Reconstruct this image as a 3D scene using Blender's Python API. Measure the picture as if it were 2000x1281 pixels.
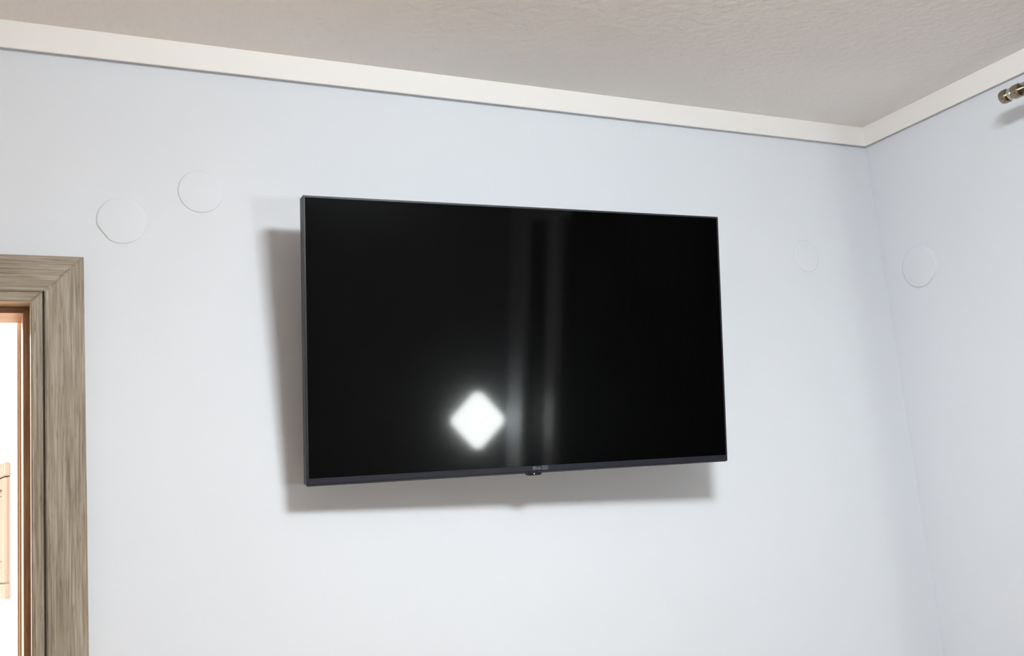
import bpy, bmesh, math
from mathutils import Vector, Matrix, Euler

for o in list(bpy.data.objects):
    bpy.data.objects.remove(o)
S = bpy.context.scene
COL = S.collection
Z0 = 2.594                      # height of the underside of the ceiling trim above the floor
CEIL = Z0 + 0.0557              # ceiling height

# ------------------------------------------------------------------ camera
cd = bpy.data.cameras.new('camera')
cam = bpy.data.objects.new('camera', cd)
COL.objects.link(cam)
cd.sensor_fit = 'HORIZONTAL'
cd.sensor_width = 36.0
cd.lens = 36.622
cd.clip_start = 0.05
cam.matrix_world = (Matrix.Translation((-2.26397, -2.04843, Z0 - 0.94912))
                    @ Matrix.Rotation(-0.482777, 4, 'Z')
                    @ Matrix.Rotation(math.pi / 2 + 0.178703, 4, 'X')
                    @ Matrix.Rotation(-0.087420, 4, 'Z'))
S.camera = cam

# ------------------------------------------------------------------ world, view
w = bpy.data.worlds.new('night')
S.world = w
w.use_nodes = True
w.node_tree.nodes['Background'].inputs[0].default_value = (0.02, 0.025, 0.035, 1)
w.node_tree.nodes['Background'].inputs[1].default_value = 0.3
S.view_settings.view_transform = 'Standard'
S.view_settings.look = 'None'
S.view_settings.exposure = 0.0
S.view_settings.gamma = 1.0
S.view_settings.use_curve_mapping = False

LAMP_L = 117.0                   # radiance of the ceiling lamp's diffuser
LAMP_C = (0.945, 0.98, 1.0)
WALL_LAMP_L = 80.0
WALL_LAMP_C = (0.95, 1.0, 0.98)
KITCHEN_W = 250.0
KITCHEN_C = (1.0, 0.87, 0.71)

kl = bpy.data.lights.new('kitchen_lamp_light', 'AREA')
kl.shape = 'DISK'; kl.size = 0.3; kl.energy = KITCHEN_W; kl.color = KITCHEN_C
klo = bpy.data.objects.new('kitchen_lamp_light', kl)
klo.location = (-2.75, 1.35, CEIL - 0.06)
COL.objects.link(klo)

# ------------------------------------------------------------------ helpers
def mat(name, color, rough=0.6, metal=0.0, spec=0.5, bump=None, var=None, emit=None):
    m = bpy.data.materials.new(name); m.use_nodes = True
    nt = m.node_tree; b = nt.nodes['Principled BSDF']
    b.inputs['Base Color'].default_value = (*color, 1)
    b.inputs['Roughness'].default_value = rough
    b.inputs['Metallic'].default_value = metal
    b.inputs['Specular IOR Level'].default_value = spec
    tc = nt.nodes.new('ShaderNodeTexCoord')
    if var:                      # (scale, amount): soft mottling of the paint
        n = nt.nodes.new('ShaderNodeTexNoise'); n.inputs['Scale'].default_value = var[0]
        n.inputs['Detail'].default_value = 3
        nt.links.new(tc.outputs['Object'], n.inputs['Vector'])
        r = nt.nodes.new('ShaderNodeValToRGB')
        r.color_ramp.elements[0].position = .3; r.color_ramp.elements[1].position = .7
        r.color_ramp.elements[0].color = (*[c * (1 - var[1]) for c in color], 1)
        r.color_ramp.elements[1].color = (*[min(1, c * (1 + var[1])) for c in color], 1)
        nt.links.new(n.outputs['Fac'], r.inputs['Fac']); nt.links.new(r.outputs['Color'], b.inputs['Base Color'])
    if bump:                     # (scale, strength, distance)
        n = nt.nodes.new('ShaderNodeTexNoise'); n.inputs['Scale'].default_value = bump[0]
        n.inputs['Detail'].default_value = 5
        nt.links.new(tc.outputs['Object'], n.inputs['Vector'])
        bp = nt.nodes.new('ShaderNodeBump'); bp.inputs['Strength'].default_value = bump[1]
        bp.inputs['Distance'].default_value = bump[2]
        nt.links.new(n.outputs['Fac'], bp.inputs['Height']); nt.links.new(bp.outputs['Normal'], b.inputs['Normal'])
    if emit:
        b.inputs['Emission Color'].default_value = (*emit[0], 1); b.inputs['Emission Strength'].default_value = emit[1]
    return m

def wood(name, dark, mid, light, axis='Z', fine=1.0, rough=.55):
    """Streaky limed oak: noise drawn out along one axis."""
    m = bpy.data.materials.new(name); m.use_nodes = True
    nt = m.node_tree; b = nt.nodes['Principled BSDF']; L = nt.links.new
    tc = nt.nodes.new('ShaderNodeTexCoord')
    def streak(across, along, detail, off):
        mp = nt.nodes.new('ShaderNodeMapping')
        s = [across] * 3; s['XYZ'.index(axis)] = along
        mp.inputs['Scale'].default_value = s; mp.inputs['Location'].default_value = (off, off * .7, off * 1.3)
        n = nt.nodes.new('ShaderNodeTexNoise'); n.inputs['Scale'].default_value = 1; n.inputs['Detail'].default_value = detail
        n.inputs['Distortion'].default_value = .25
        L(tc.outputs['Object'], mp.inputs['Vector']); L(mp.outputs['Vector'], n.inputs['Vector'])
        return n.outputs['Fac']
    a = streak(60 * fine, 3.5, 3, 1.7)
    c = streak(330 * fine, 9, 4, 5.1)
    p = streak(520 * fine, 26, 2, 9.3)
    mix = nt.nodes.new('ShaderNodeMix'); mix.data_type = 'FLOAT'; mix.inputs[0].default_value = .62
    L(a, mix.inputs[2]); L(c, mix.inputs[3])
    r = nt.nodes.new('ShaderNodeValToRGB'); e = r.color_ramp.elements
    e[0].position = .37; e[0].color = (*dark, 1); e[1].position = .63; e[1].color = (*light, 1)
    k = e.new(.5); k.color = (*mid, 1)
    L(mix.outputs[0], r.inputs['Fac'])
    pr = nt.nodes.new('ShaderNodeValToRGB'); q = pr.color_ramp.elements      # open pores
    q[0].position = .30; q[0].color = (.55, .5, .45, 1); q[1].position = .40; q[1].color = (1, 1, 1, 1)
    L(p, pr.inputs['Fac'])
    mul = nt.nodes.new('ShaderNodeMix'); mul.data_type = 'RGBA'; mul.blend_type = 'MULTIPLY'; mul.inputs[0].default_value = .8
    L(r.outputs['Color'], mul.inputs[6]); L(pr.outputs['Color'], mul.inputs[7])
    L(mul.outputs[2], b.inputs['Base Color'])
    bp = nt.nodes.new('ShaderNodeBump'); bp.inputs['Strength'].default_value = .35; bp.inputs['Distance'].default_value = .0006
    L(mix.outputs[0], bp.inputs['Height']); L(bp.outputs['Normal'], b.inputs['Normal'])
    b.inputs['Roughness'].default_value = rough; b.inputs['Specular IOR Level'].default_value = .35
    return m

def link(name, bm, m, parent=None, smooth=False):
    me = bpy.data.meshes.new(name)
    bmesh.ops.recalc_face_normals(bm, faces=bm.faces)
    bm.to_mesh(me); bm.free()
    if m: me.materials.append(m)
    if smooth:
        for p in me.polygons: p.use_smooth = True
    o = bpy.data.objects.new(name, me); COL.objects.link(o)
    if parent: o.parent = parent
    return o

def box(bm, x0, x1, y0, y1, z0, z1, bevel=0, seg=2):
    g = bmesh.ops.create_cube(bm, size=1)
    vs = g['verts']
    for v in vs:
        v.co = Vector(((x0 + x1) / 2 + v.co.x * (x1 - x0), (y0 + y1) / 2 + v.co.y * (y1 - y0), (z0 + z1) / 2 + v.co.z * (z1 - z0)))
    if bevel:
        es = list({e for v in vs for e in v.link_edges})
        bmesh.ops.bevel(bm, geom=es, offset=bevel, segments=seg, affect='EDGES', profile=.5)
    return bm

def B(*a, **k): return box(bmesh.new(), *a, **k)

def prism(pts, axis, a, b):
    """pts: 2D outline in the other two axes (in xyz order), extruded along axis from a to b."""
    bm = bmesh.new()
    def P(p, t):
        c = list(p); c.insert('XYZ'.index(axis), t); return Vector(c)
    A = [bm.verts.new(P(p, a)) for p in pts]; Bv = [bm.verts.new(P(p, b)) for p in pts]
    bm.faces.new(A); bm.faces.new(Bv[::-1])
    for i in range(len(pts)):
        j = (i + 1) % len(pts); bm.faces.new((A[i], A[j], Bv[j], Bv[i]))
    return bm

def lathe(prof, seg=64, axis='Y'):
    """prof: (radius, position) pairs turned about an axis."""
    bm = bmesh.new(); rings = []
    for r, t in prof:
        ring = []
        for i in range(seg if r > 1e-6 else 1):
            a = 2 * math.pi * i / seg
            u, v = r * math.cos(a), r * math.sin(a)
            ring.append(bm.verts.new({'Y': (u, t, v), 'X': (t, u, v), 'Z': (u, v, t)}[axis]))
        rings.append(ring)
    for p, q in zip(rings, rings[1:]):
        for i in range(seg):
            j = (i + 1) % seg
            if len(p) == 1 and len(q) == 1: continue
            if len(p) == 1: bm.faces.new((p[0], q[i], q[j]))
            elif len(q) == 1: bm.faces.new((p[i], p[j], q[0]))
            else: bm.faces.new((p[i], p[j], q[j], q[i]))
    return bm

def thing(name, label=None, cat=None, loc=(0, 0, 0), kind=None, group=None):
    o = bpy.data.objects.new(name, None); COL.objects.link(o); o.location = loc
    o.empty_display_size = .1
    if label: o['label'] = label
    if cat: o['category'] = cat
    if kind: o['kind'] = kind
    if group: o['group'] = group
    return o

def tag(o, label, cat, group=None):
    o['label'] = label; o['category'] = cat
    if group: o['group'] = group
    return o

def struct(name, bm, m, label=None, cat=None):
    o = link(name, bm, m); o['kind'] = 'structure'
    if label: o['label'] = label
    if cat: o['category'] = cat
    return o

# ------------------------------------------------------------------ materials
M_wall = mat('wall_paint', (.76, .80, .85), .75, spec=.25, bump=(140, .08, .002), var=(1.3, .012))
M_ceil = mat('ceiling_paint', (.87, .85, .825), .9, spec=.15, bump=(55, .55, .006), var=(2.2, .02))
M_trim = mat('trim_paint', (.90, .885, .865), .55, spec=.35, bump=(30, .05, .002))
M_kwall = mat('kitchen_wall_paint', (.90, .90, .90), .7)
M_far = mat('far_wall_paint', (.25, .25, .25), .8)
M_floor = wood('floor_oak', (.36, .24, .16), (.44, .31, .21), (.52, .38, .27), 'Y', fine=.15, rough=.4)
M_oakV = wood('limed_oak_upright', (.185, .147, .104), (.31, .260, .197), (.43, .38, .305), 'Z')
M_oakH = wood('limed_oak_level', (.185, .147, .104), (.31, .260, .197), (.43, .38, .305), 'X')
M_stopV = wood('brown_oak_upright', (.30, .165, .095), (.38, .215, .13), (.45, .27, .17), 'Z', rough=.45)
M_stopH = wood('brown_oak_level_shaded', (.22, .115, .062), (.29, .155, .088), (.35, .20, .12), 'X', rough=.45)  # darker than the upright copy: soffit shade put into the colour
M_gap = mat('gap_shadow_lining', (.03, .02, .013), .9)
M_bezel = mat('dark_metal_bezel', (.016, .016, .022), .45, metal=.0, spec=.35)
M_bar = mat('bluish_black_bar', (.010, .011, .020), .5, metal=.0, spec=.28)
M_back = mat('black_plastic', (.02, .02, .022), .5, bump=(200, .1, .001))
M_gloss = mat('glossy_black', (.004, .004, .005), .45, spec=.2)
M_logo = mat('grey_print', (.30, .31, .34), .4, metal=.4)
M_plate = mat('greyish_plate', (.055, .055, .075), .5)
M_led = mat('red_standby_light', (.3, .02, .02), .3, emit=((1, .30, .26), 3.0))
M_nickel = mat('satin_nickel', (.62, .60, .56), .16, metal=1)
M_nickel_brown = mat('nickel_brown_reflection', (.32, .27, .19), .25, metal=1)  # brown reflections on the rod end painted in as metal colour
M_steel = mat('painted_steel', (.03, .03, .03), .5, metal=.4)
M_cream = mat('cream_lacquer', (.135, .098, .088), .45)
M_cup = mat('maple_veneer', (.52, .36, .26), .5)
M_pane = mat('lowered_shutter_grey', (.03, .03, .035), .6, spec=.15)
M_curtain = mat('dark_curtain_cloth', (.045, .042, .030), .9, spec=.1, bump=(400, .2, .001))
M_white = mat('white_plastic', (.85, .85, .85), .4)
M_diff = mat('lit_diffuser', (.9, .9, .9), .5, emit=(LAMP_C, LAMP_L))
M_diff2 = mat('lit_wall_diffuser', (.9, .9, .9), .5, emit=(WALL_LAMP_C, WALL_LAMP_L))

def screen_mat():
    """Matt-coated black panel: a weak sharp reflection inside a weak broad one."""
    m = bpy.data.materials.new('screen_panel'); m.use_nodes = True
    nt = m.node_tree; nt.nodes.clear(); L = nt.links.new
    out = nt.nodes.new('ShaderNodeOutputMaterial')
    d = nt.nodes.new('ShaderNodeBsdfDiffuse'); d.inputs[0].default_value = (.0011, .0011, .0013, 1)
    g1 = nt.nodes.new('ShaderNodeBsdfGlossy'); g1.inputs['Roughness'].default_value = .05; g1.inputs[0].default_value = (1, 1, 1, 1)
    g2 = nt.nodes.new('ShaderNodeBsdfGlossy'); g2.inputs['Roughness'].default_value = .26; g2.inputs[0].default_value = (.9, .97, 1, 1)
    m1 = nt.nodes.new('ShaderNodeMixShader'); m1.inputs[0].default_value = .013
    m2 = nt.nodes.new('ShaderNodeMixShader'); m2.inputs[0].default_value = .0012
    L(d.outputs[0], m1.inputs[1]); L(g1.outputs[0], m1.inputs[2])
    L(m1.outputs[0], m2.inputs[1]); L(g2.outputs[0], m2.inputs[2]); L(m2.outputs[0], out.inputs[0])
    return m
M_screen = screen_mat()

# ------------------------------------------------------------------ room shell
XL, YB, YK = -3.6, -3.62, 3.6          # left wall, back wall, far kitchen wall
T = .12                                # partition thickness
DX0, DX1, DZ = -2.86, -2.1570, Z0 - .4745   # hole in the wall for the door frame
struct('floor', B(XL - .12, .12, YB - .12, YK + .12, -.1, 0), M_floor)
struct('ceiling', B(XL - .12, .12, YB - .12, 0, CEIL, CEIL + .1), M_ceil)
bm = bmesh.new()
box(bm, DX1, .12, 0, T, 0, CEIL)
box(bm, XL - .12, DX0, 0, T, 0, CEIL)
box(bm, DX0, DX1, 0, T, DZ, CEIL)
struct('wall_front', bm, M_wall, 'pale blue-white wall carrying the television', 'wall')
WY0, WY1, WZ0, WZ1 = -3.45, -.95, .06, 2.485        # balcony window in the right wall
bm = bmesh.new()
box(bm, 0, .12, WY1, 0, 0, CEIL); box(bm, 0, .12, YB, WY0, 0, CEIL)
box(bm, 0, .12, WY0, WY1, WZ1, CEIL); box(bm, 0, .12, WY0, WY1, 0, WZ0)
win = thing('window_1', None, None, (0, 0, 0), kind='structure')
for yc, wd in ((-3.40, .09), (-2.97, .13), (-2.555, .10), (-1.78, .10), (-1.0, .09)):
    link('upright', B(-.012, .06, yc - wd / 2, yc + wd / 2, WZ0, WZ1, bevel=.004), M_white, win)
link('head_rail', B(-.006, .055, WY0, WY1, WZ1 - .07, WZ1, bevel=.004), M_white, win)
link('sill_rail', B(-.006, .055, WY0, WY1, WZ0, WZ0 + .09, bevel=.004), M_white, win)
for ya, yb in ((-3.355, -3.035), (-2.905, -2.605), (-2.505, -1.83), (-1.73, -1.045)):
    link('shutter', B(.022, .028, ya, yb, WZ0 + .09, WZ1 - .07), M_pane, win)
struct('wall_right', bm, M_wall, 'pale blue-white side wall at the right under the curtain rod', 'wall')
struct('wall_left', B(XL - .12, XL, YB, 0, 0, CEIL), M_wall)
struct('wall_back', B(XL - .12, .12, YB - .12, YB, 0, CEIL), M_far)

# flat ceiling trim: a plain band, its ends mitred into the corner
def trim_run(name, a, b, label):
    p, top, bot = .0145, CEIL, Z0
    bm = bmesh.new()
    # profile (distance from wall, height): front lip with an open groove against the wall
    prof = [(p, top), (p, bot + .0012), (p - .0012, bot), (p - .0032, bot), (p - .0038, bot + .011), (0, bot + .011), (0, top)]
    ends = []
    for e in (0, 1):
        row = []
        for d, z in prof:
            if a: x, y = ((XL, -d), (-d, -d))[e]
            else: x, y = ((-d, -d), (-d, YB))[e]
            row.append(bm.verts.new((x, y, z)))
        ends.append(row)
    bm.faces.new(ends[0]); bm.faces.new(ends[1][::-1])
    for i in range(len(prof)):
        j = (i + 1) % len(prof); bm.faces.new((ends[0][i], ends[0][j], ends[1][j], ends[1][i]))
    return struct(name, bm, M_trim, label, 'ceiling trim')
trim_run('trim_1', True, None, 'white flat ceiling trim running above the television')
trim_run('trim_2', False, None, 'white flat ceiling trim on the right wall above the rod')

# baseboards below the frame
struct('baseboard_front', B(-2.086, 0, -.014, 0, 0, .08, bevel=.003), M_oakH)
struct('baseboard_right', B(-.014, 0, YB, -.014, 0, .08, bevel=.003), M_oakH)

# ------------------------------------------------------------------ doorway
door = thing('door_1', 'grey-brown oak door frame around the bright kitchen doorway', 'door frame', (-2.5, 0, 0), kind='structure')
def dpart(name, bm, m, label=None):
    for v in bm.verts: v.co -= Vector((-2.5, 0, 0))
    o = link(name, bm, m, door)
    if label: o['label'] = label
    return o
def mitred(x_in, z_in, wdt, y0, y1, xl_in, bev=.002):
    """Right upright, head and left upright of a frame whose inner edge is x_in / z_in / xl_in."""
    xo, zo, xlo = x_in + wdt, z_in + wdt, xl_in - wdt
    out = [prism([(x_in, 0), (xo, 0), (xo, zo), (x_in, z_in)], 'Y', y0, y1),
           prism([(xlo, zo), (xl_in, z_in), (x_in, z_in), (xo, zo)], 'Y', y0, y1),
           prism([(xlo, 0), (xl_in, 0), (xl_in, z_in), (xlo, zo)], 'Y', y0, y1)]
    for b in out:
        bmesh.ops.recalc_face_normals(b, faces=b.faces)
        bmesh.ops.bevel(b, geom=[e for e in b.edges if all(abs(v.co.y - y0) < 1e-6 for v in e.verts)], offset=bev, segments=3, affect='EDGES')
    return out
xi = -2.1545; zi = Z0 - .4712; xli = -2.865
for b, m in zip(mitred(xi, zi, .0672, -.020, 0.0, xli), (M_oakV, M_oakH, M_oakV)): dpart('casing', b, m)
xj = -2.1775; zj = Z0 - .4905; xlj = -2.842
for b, m in zip(mitred(xj, zj, .0195, -.016, .030, xlj, .0018), (M_oakV, M_oakH, M_oakV)): dpart('jamb', b, m)
# dark lining at the bottom of the joint between casing and jamb
for b in mitred(xj, zj, .0215, .030, .032, xlj, .0004): dpart('joint_strip', b, M_gap)
# brown rebate stop behind the jamb
xs = -2.1885; zs = Z0 - .5015; xls = -2.831
for b, m in zip(mitred(xs, zs, .0300, .032, T + .004, xls, .0015), (M_stopV, M_stopH, M_stopV)): dpart('door_stop', b, m, 'reddish brown inner stop lit from the kitchen')

# ------------------------------------------------------------------ kitchen beyond
KX0, KX1 = -3.9, -1.55
struct('wall_kitchen_back', B(KX0, KX1, YK, YK + .1, 0, CEIL), M_kwall)
struct('wall_kitchen_left', B(KX0 - .1, KX0, T, YK, 0, CEIL), M_kwall)
struct('wall_kitchen_right', B(KX1, KX1 + .1, T, YK, 0, CEIL), M_kwall)
struct('ceiling_kitchen', B(KX0 - .1, KX1 + .1, T, YK + .1, CEIL, CEIL + .1), M_kwall)
kl_o = thing('ceiling_lamp', 'round kitchen ceiling lamp beyond the doorway, above the frame', 'lamp', (-2.75, 1.35, CEIL))
link('lamp_base', lathe([(0, 0), (.17, 0), (.17, -.03), (.15, -.045), (0, -.045)], 48, 'Z'), M_white, kl_o)
# tall cupboard whose side shows as the peach strip beside the jamb
cup = thing('tall_cupboard', 'peach-coloured tall cupboard just inside the kitchen beside the jamb', 'cupboard', (-1.9, .28, 0))
def cpart(name, a, m, parent=cup, bevel=.002):
    bm = B(*a, bevel=bevel)
    for v in bm.verts: v.co -= Vector((-1.9, .28, 0))
    return link(name, bm, m, parent)
cpart('side_panel', (-2.192, -2.172, .145, .300, .0, 2.48), M_cup)
cpart('side_panel', (-1.66, -1.64, .145, .300, .0, 2.48), M_cup)
cpart('edge_strip', (-2.1945, -2.192, .150, .185, .0, 2.48), M_cup, bevel=.0008)
cpart('top_panel', (-2.172, -1.66, .145, .300, 2.46, 2.48), M_cup)
cpart('door', (-2.192, -1.64, .302, .320, .05, 2.48), M_cream)
# wall cabinet with a framed door, turned towards the doorway
cab_ang = math.radians(90 - 8.5)
P1 = Vector((-2.150, 2.60, Z0 - 1.092))         # lower right corner of its front
cab = thing('wall_cabinet', 'cream framed wall cabinet seen at the left edge through the doorway', 'cabinet', P1)
cab.location = (-2.1415, 2.60, Z0 - 1.094); cab.rotation_euler = (0, 0, math.radians(8.5))
CW, CH = .50, .534
link('body', B(0, .30, .002, CW, 0, CH), M_kwall, cab)
link('light_rail', B(-.020, 0, 0, CW, 0, .058, bevel=.004), M_cream, cab)
link('cornice', B(-.026, 0, 0, CW, .478, CH, bevel=.006), M_cream, cab)
cdoor = link('door', B(-.008, 0, .002, CW - .002, .063, .474), M_cream, cab)
link('stile', B(-.022, -.008, .002, .058, .063, .474, bevel=.003), M_cream, cdoor)
link('stile', B(-.022, -.008, CW - .058, CW - .002, .063, .474, bevel=.003), M_cream, cdoor)
link('rail', B(-.022, -.008, .058, CW - .058, .063, .118, bevel=.003), M_cream, cdoor)
link('rail', B(-.022, -.008, .058, CW - .058, .430, .474, bevel=.003), M_cream, cdoor)
link('raised_panel', B(-.016, -.008, .085, CW - .085, .145, .405, bevel=.006), M_cream, cdoor)

# ------------------------------------------------------------------ television
TVC = Vector((-1.219435, -.143006, Z0 - .583305))
tv = thing('television', 'large black flat-screen television tilted forward on the pale wall', 'television', TVC)
tv.rotation_mode = 'QUATERNION'
tv.rotation_quaternion = (Matrix.Rotation(-.061242, 4, 'Z') @ Matrix.Rotation(.129623, 4, 'X')
                          @ Matrix.Rotation(.008175, 4, 'Y')).to_quaternion()
HW, HH = .4835, .282            # half width, half height; local -Y looks into the room
FB = .0045                      # bezel width
BT = -HH + .0148                # top of the bottom bar
# thin bezel: front lip and side wall as one ring, open at the bottom bar
def frame_mesh(x, zt, zb, y0, y1, t, bev):
    """closed picture-frame ring with softened front edges"""
    bm = bmesh.new()
    o = [(-x, zb), (x, zb), (x, zt), (-x, zt)]; i_ = [(-x + t, zb + t), (x - t, zb + t), (x - t, zt - t), (-x + t, zt - t)]
    vo = [[bm.verts.new((a, y, b)) for a, b in o] for y in (y0, y1)]
    vi = [[bm.verts.new((a, y, b)) for a, b in i_] for y in (y0, y1)]
    for k in range(4):
        j = (k + 1) % 4
        bm.faces.new((vo[0][k], vo[0][j], vi[0][j], vi[0][k])); bm.faces.new((vo[1][k], vi[1][k], vi[1][j], vo[1][j]))
        bm.faces.new((vo[0][k], vo[1][k], vo[1][j], vo[0][j])); bm.faces.new((vi[0][k], vi[0][j], vi[1][j], vi[1][k]))
    bmesh.ops.recalc_face_normals(bm, faces=bm.faces)
    bmesh.ops.bevel(bm, geom=[e for e in bm.edges if all(v in vo[0] for v in e.verts)], offset=bev, segments=3, affect='EDGES')
    bmesh.ops.bevel(bm, geom=[e for e in bm.edges if all(abs(abs(v.co.x) - x) < 1e-5 for v in e.verts)
                              and abs(e.verts[0].co.z - e.verts[1].co.z) < 1e-5], offset=.003, segments=3, affect='EDGES')
    return bm
link('bezel', frame_mesh(HW, HH, -HH, 0, .024, FB, .0012), M_bezel, tv)
link('screen', B(-HW + FB, HW - FB, .0012, .010, BT, HH - FB), M_screen, tv)
# bottom bar: the face leans back towards its lower edge
bar = prism([(-.0012, BT), (-.0016, BT - .0105), (.0045, -HH - .0004), (.012, -HH - .0004), (.012, BT)], 'X', -HW + .0028, HW - .0028)
bar = link('bottom_bar', bar, M_bar, tv)
# shallow back cover and thicker electronics housing
bm = bmesh.new(); box(bm, -HW + .004, HW - .004, .012, .026, -HH + .003, HH - .004, bevel=.003)
link('back_cover', bm, M_back, tv)
link('rear_housing', prism([(.026, -HH + .020), (.060, -HH + .045), (.060, .05), (.026, .09)], 'X', -.33, .33), M_back, tv)
# receiver under the bar with its standby light
rc = link('receiver', prism([(-.0205, -HH + .0005), (.0135, -HH + .0005), (.0110, -HH - .0045), (-.0150, -HH - .0050)], 'Y', -.0010, .016), M_gloss, tv)
bm = lathe([(0, -.0016), (.0010, -.0015), (.0012, -.0008), (0, -.0008)], 20, 'Y')
for v in bm.verts: v.co += Vector((-.0046, 0, -HH - .0015))
link('standby_light', bm, M_led, rc)
# printed plate, emblem and lettering on the bar
link('badge_plate', B(.0125, .0280, -.0020, -.0008, -HH + .0055, -HH + .0150, bevel=.0004), M_plate, bar)
bm = bmesh.new()
def annulus(bm, cx, cz, r0, r1, y, a0, a1, n=40):
    pr = None
    for k in range(n + 1):
        a = a0 + (a1 - a0) * k / n
        p = (bm.verts.new((cx + r0 * math.cos(a), y, cz + r0 * math.sin(a))), bm.verts.new((cx + r1 * math.cos(a), y, cz + r1 * math.sin(a))))
        if pr: bm.faces.new((pr[0], pr[1], p[1], p[0]))
        pr = p
def bar2(bm, x0, x1, z0, z1, y):
    bm.faces.new([bm.verts.new(c) for c in ((x0, y, z0), (x1, y, z0), (x1, y, z1), (x0, y, z1))])
cx, cz, yy = -.0040, -HH + .0098, -.0021
annulus(bm, cx, cz, .0030, .0036, yy, math.radians(0), math.radians(315))   # open ring
bar2(bm, cx, cx + .0033, cz - .0003, cz + .0003, yy)
bar2(bm, cx - .0003, cx + .0003, cz - .0018, cz + .0018, yy); bar2(bm, cx - .0003, cx + .0012, cz - .0018, cz - .0013, yy)
annulus(bm, cx - .0016, cz + .0013, 0.00001, .0005, yy, 0, 2 * math.pi, 12)
r = bmesh.ops.extrude_face_region(bm, geom=list(bm.faces))
for v in [g for g in r['geom'] if isinstance(g, bmesh.types.BMVert)]: v.co.y += .0008
link('emblem', bm, M_logo, bar)
fc = bpy.data.curves.new('lettering', 'FONT'); fc.body = 'LG'; fc.size = .0082; fc.extrude = .0003
fc.align_x = 'LEFT'
fo = bpy.data.objects.new('lettering', fc); COL.objects.link(fo)
fo.parent = bar; fo.location = (.0005, -.0020, -HH + .0070); fo.rotation_euler = (math.pi / 2, 0, 0)
fc.materials.append(M_logo)
bpy.context.view_layer.update()
dg = bpy.context.evaluated_depsgraph_get()
me = bpy.data.meshes.new_from_object(fo.evaluated_get(dg))
lo = bpy.data.objects.new('lettering', me); COL.objects.link(lo); lo.parent = bar
lo.location = fo.location; lo.rotation_euler = fo.rotation_euler
bpy.data.objects.remove(fo)
lo.name = 'lettering'
lo['label'] = 'grey LG lettering'

# wall mount behind it, joining wall and rear housing
mt = thing('wall_mount', 'black steel tilting wall mount hidden behind the television', 'bracket', (-1.21, 0, Z0 - .56))
link('wall_plate', B(-.15, .15, -.006, 0, -.12, .12, bevel=.002), M_steel, mt)
for sx in (-1, 1):
    link('arm', B(sx * .12 - .012, sx * .12 + .012, -.088, -.004, -.09, -.04, bevel=.002), M_steel, mt)

# ------------------------------------------------------------------ round covers on the walls
def cover(loc, r, rot, label, seg=72, kink=None, h=.0022):
    prof = [(0, -h), (r - .005, -h * .96), (r - .0014, -h * .8), (r, -h * .4), (r, 0)]
    bm = lathe(prof, seg, 'Y')
    if kink:                     # one flattened stretch of rim
        for v in bm.verts:
            a = math.atan2(v.co.z, v.co.x); d = Vector((math.cos(kink), math.sin(kink)))
            s = v.co.x * d.x + v.co.z * d.y
            if s > r * .93: 
                k = (s - r * .93); v.co.x -= d.x * k; v.co.z -= d.y * k
    o = link('junction_box_cover', bm, M_wall, smooth=True)
    o.location = loc; o.rotation_euler = (0, 0, rot)
    tag(o, label, 'wall cover', 'painted-over junction box covers')
    return o
cover((-2.0165, 0, Z0 - .3245), .0460, 0, 'round painted cover nearest the door frame, lower of the left pair', kink=math.radians(218))
cover((-1.8665, 0, Z0 - .2560), .0440, 0, 'round painted cover upper right of the left pair, towards the television')
cover((-.2820, 0, Z0 - .3300), .0440, 0, 'faint round painted cover between the television and the room corner', h=.0016)
cover((0, -.1230, Z0 - .3800), .0570, -math.pi / 2, 'round painted cover on the side wall right of the room corner', h=.0050)

# ------------------------------------------------------------------ curtain rod on the right wall
RX, RZ = -.115, Z0 - .0795
rod = thing('curtain_rod', 'shiny metal curtain rod end under the right ceiling trim', 'curtain rod', (RX, -.53, RZ))
def turned(name, prof, m, parent):
    bm = lathe([(r, -t) for r, t in prof], 48, 'Y'); return link(name, bm, m, parent, smooth=False)
def shade(o):
    for p in o.data.polygons: p.use_smooth = True
    return o
fin = shade(turned('end_cap', [(0, -.0005), (.010, 0), (.0150, .0025), (.0165, .007), (.0165, .0180), (.0155, .0190), (0, .0191)], M_nickel_brown, rod))
shade(turned('neck', [(.0, .019), (.0145, .0192), (.0145, .0345), (0, .0346)], M_nickel, fin))
shade(turned('collar', [(0, .0345), (.0155, .0347), (.0165, .0358), (.0165, .0520), (.0155, .0530), (0, .0531)], M_nickel_brown, rod))
shade(turned('tube', [(0, .053), (.0140, .0531), (.0140, 2.35), (0, 2.3501)], M_nickel, rod))
for yb in (.16, 2.2):
    b_ = link('bracket', B(-.010, -RX, -yb - .010, -yb + .010, -.022, -.014, bevel=.002), M_nickel, rod)
    bm = lathe([(0, 0), (.028, 0), (.028, -.006), (0, -.007)], 32, 'X')
    for v in bm.verts: v.co += Vector((-RX, -yb, -.018))
    link('rose', bm, M_nickel, b_)

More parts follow.
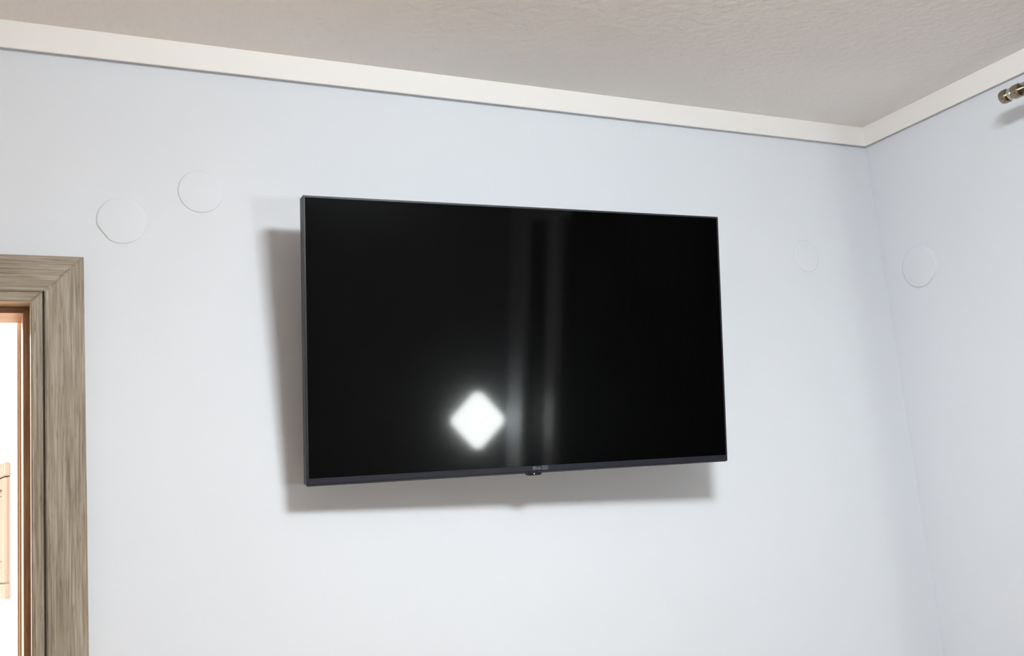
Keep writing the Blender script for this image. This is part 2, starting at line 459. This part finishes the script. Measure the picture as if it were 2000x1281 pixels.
def curtain(y0, y1, n, label):
    bm = bmesh.new(); N = n * 12; prev = None
    for k in range(N + 1):
        t = k / N; y = y0 + (y1 - y0) * t; x = RX + .035 * math.sin(t * n * 2 * math.pi) + .008 * math.sin(t * 17)
        a, b = bm.verts.new((x, y, RZ - .03)), bm.verts.new((x * 1.0, y, .03))
        if prev: bm.faces.new((prev[0], prev[1], b, a))
        prev = (a, b)
    bmesh.ops.solidify(bm, geom=list(bm.faces), thickness=.002)
    o = link('curtain', bm, M_curtain, smooth=True)
    return tag(o, label, 'curtain')
curtain(-.74, -2.42, 15, 'dark curtain hanging from the metal rod beyond the right edge')

# ------------------------------------------------------------------ lamps in the room behind and above the camera
LX, LY = -1.30, -1.51
cl = thing('ceiling_lamp', 'round white ceiling lamp of the television room, above the frame', 'lamp', (LX, LY, CEIL))
link('lamp_base', lathe([(0, 0), (.12, 0), (.12, -.012), (0, -.012)], 48, 'Z'), M_white, cl)
bm = bmesh.new()
bmesh.ops.create_uvsphere(bm, u_segments=40, v_segments=20, radius=1)
for v in bm.verts: v.co = Vector((v.co.x * .185, v.co.y * .185, v.co.z * .053 - .065))
link('diffuser', bm, M_diff, cl, smooth=True)

# wall lamp, a square stood on its corner; its image shows in the screen
WL = Vector((-.190, YB, Z0 - 1.29))
wl = thing('wall_lamp', 'glowing white diamond-shaped lamp mirrored in the black screen', 'lamp', WL)
bm = box(bmesh.new(), -.09, .09, 0, .03, -.09, .09, bevel=.004)
bmesh.ops.rotate(bm, verts=bm.verts, cent=(0, 0, 0), matrix=Matrix.Rotation(math.pi / 4, 3, 'Y'))
link('lamp_base', bm, M_white, wl)
bm = bmesh.new()
n = 12; R_, rc_ = .150, .040
pts = []
for q in range(4):
    a = math.pi / 2 * q
    cxq, czq = (R_ - rc_ * 1.0) * math.cos(a), (R_ * 1.05 - rc_) * math.sin(a)
    for k in range(n + 1):
        b = a - math.pi / 4 + math.pi / 2 * k / n
        pts.append((cxq + rc_ * math.cos(b), czq + rc_ * math.sin(b)))
link('diffuser', prism(pts, 'Y', .03, .06), M_diff2, wl)
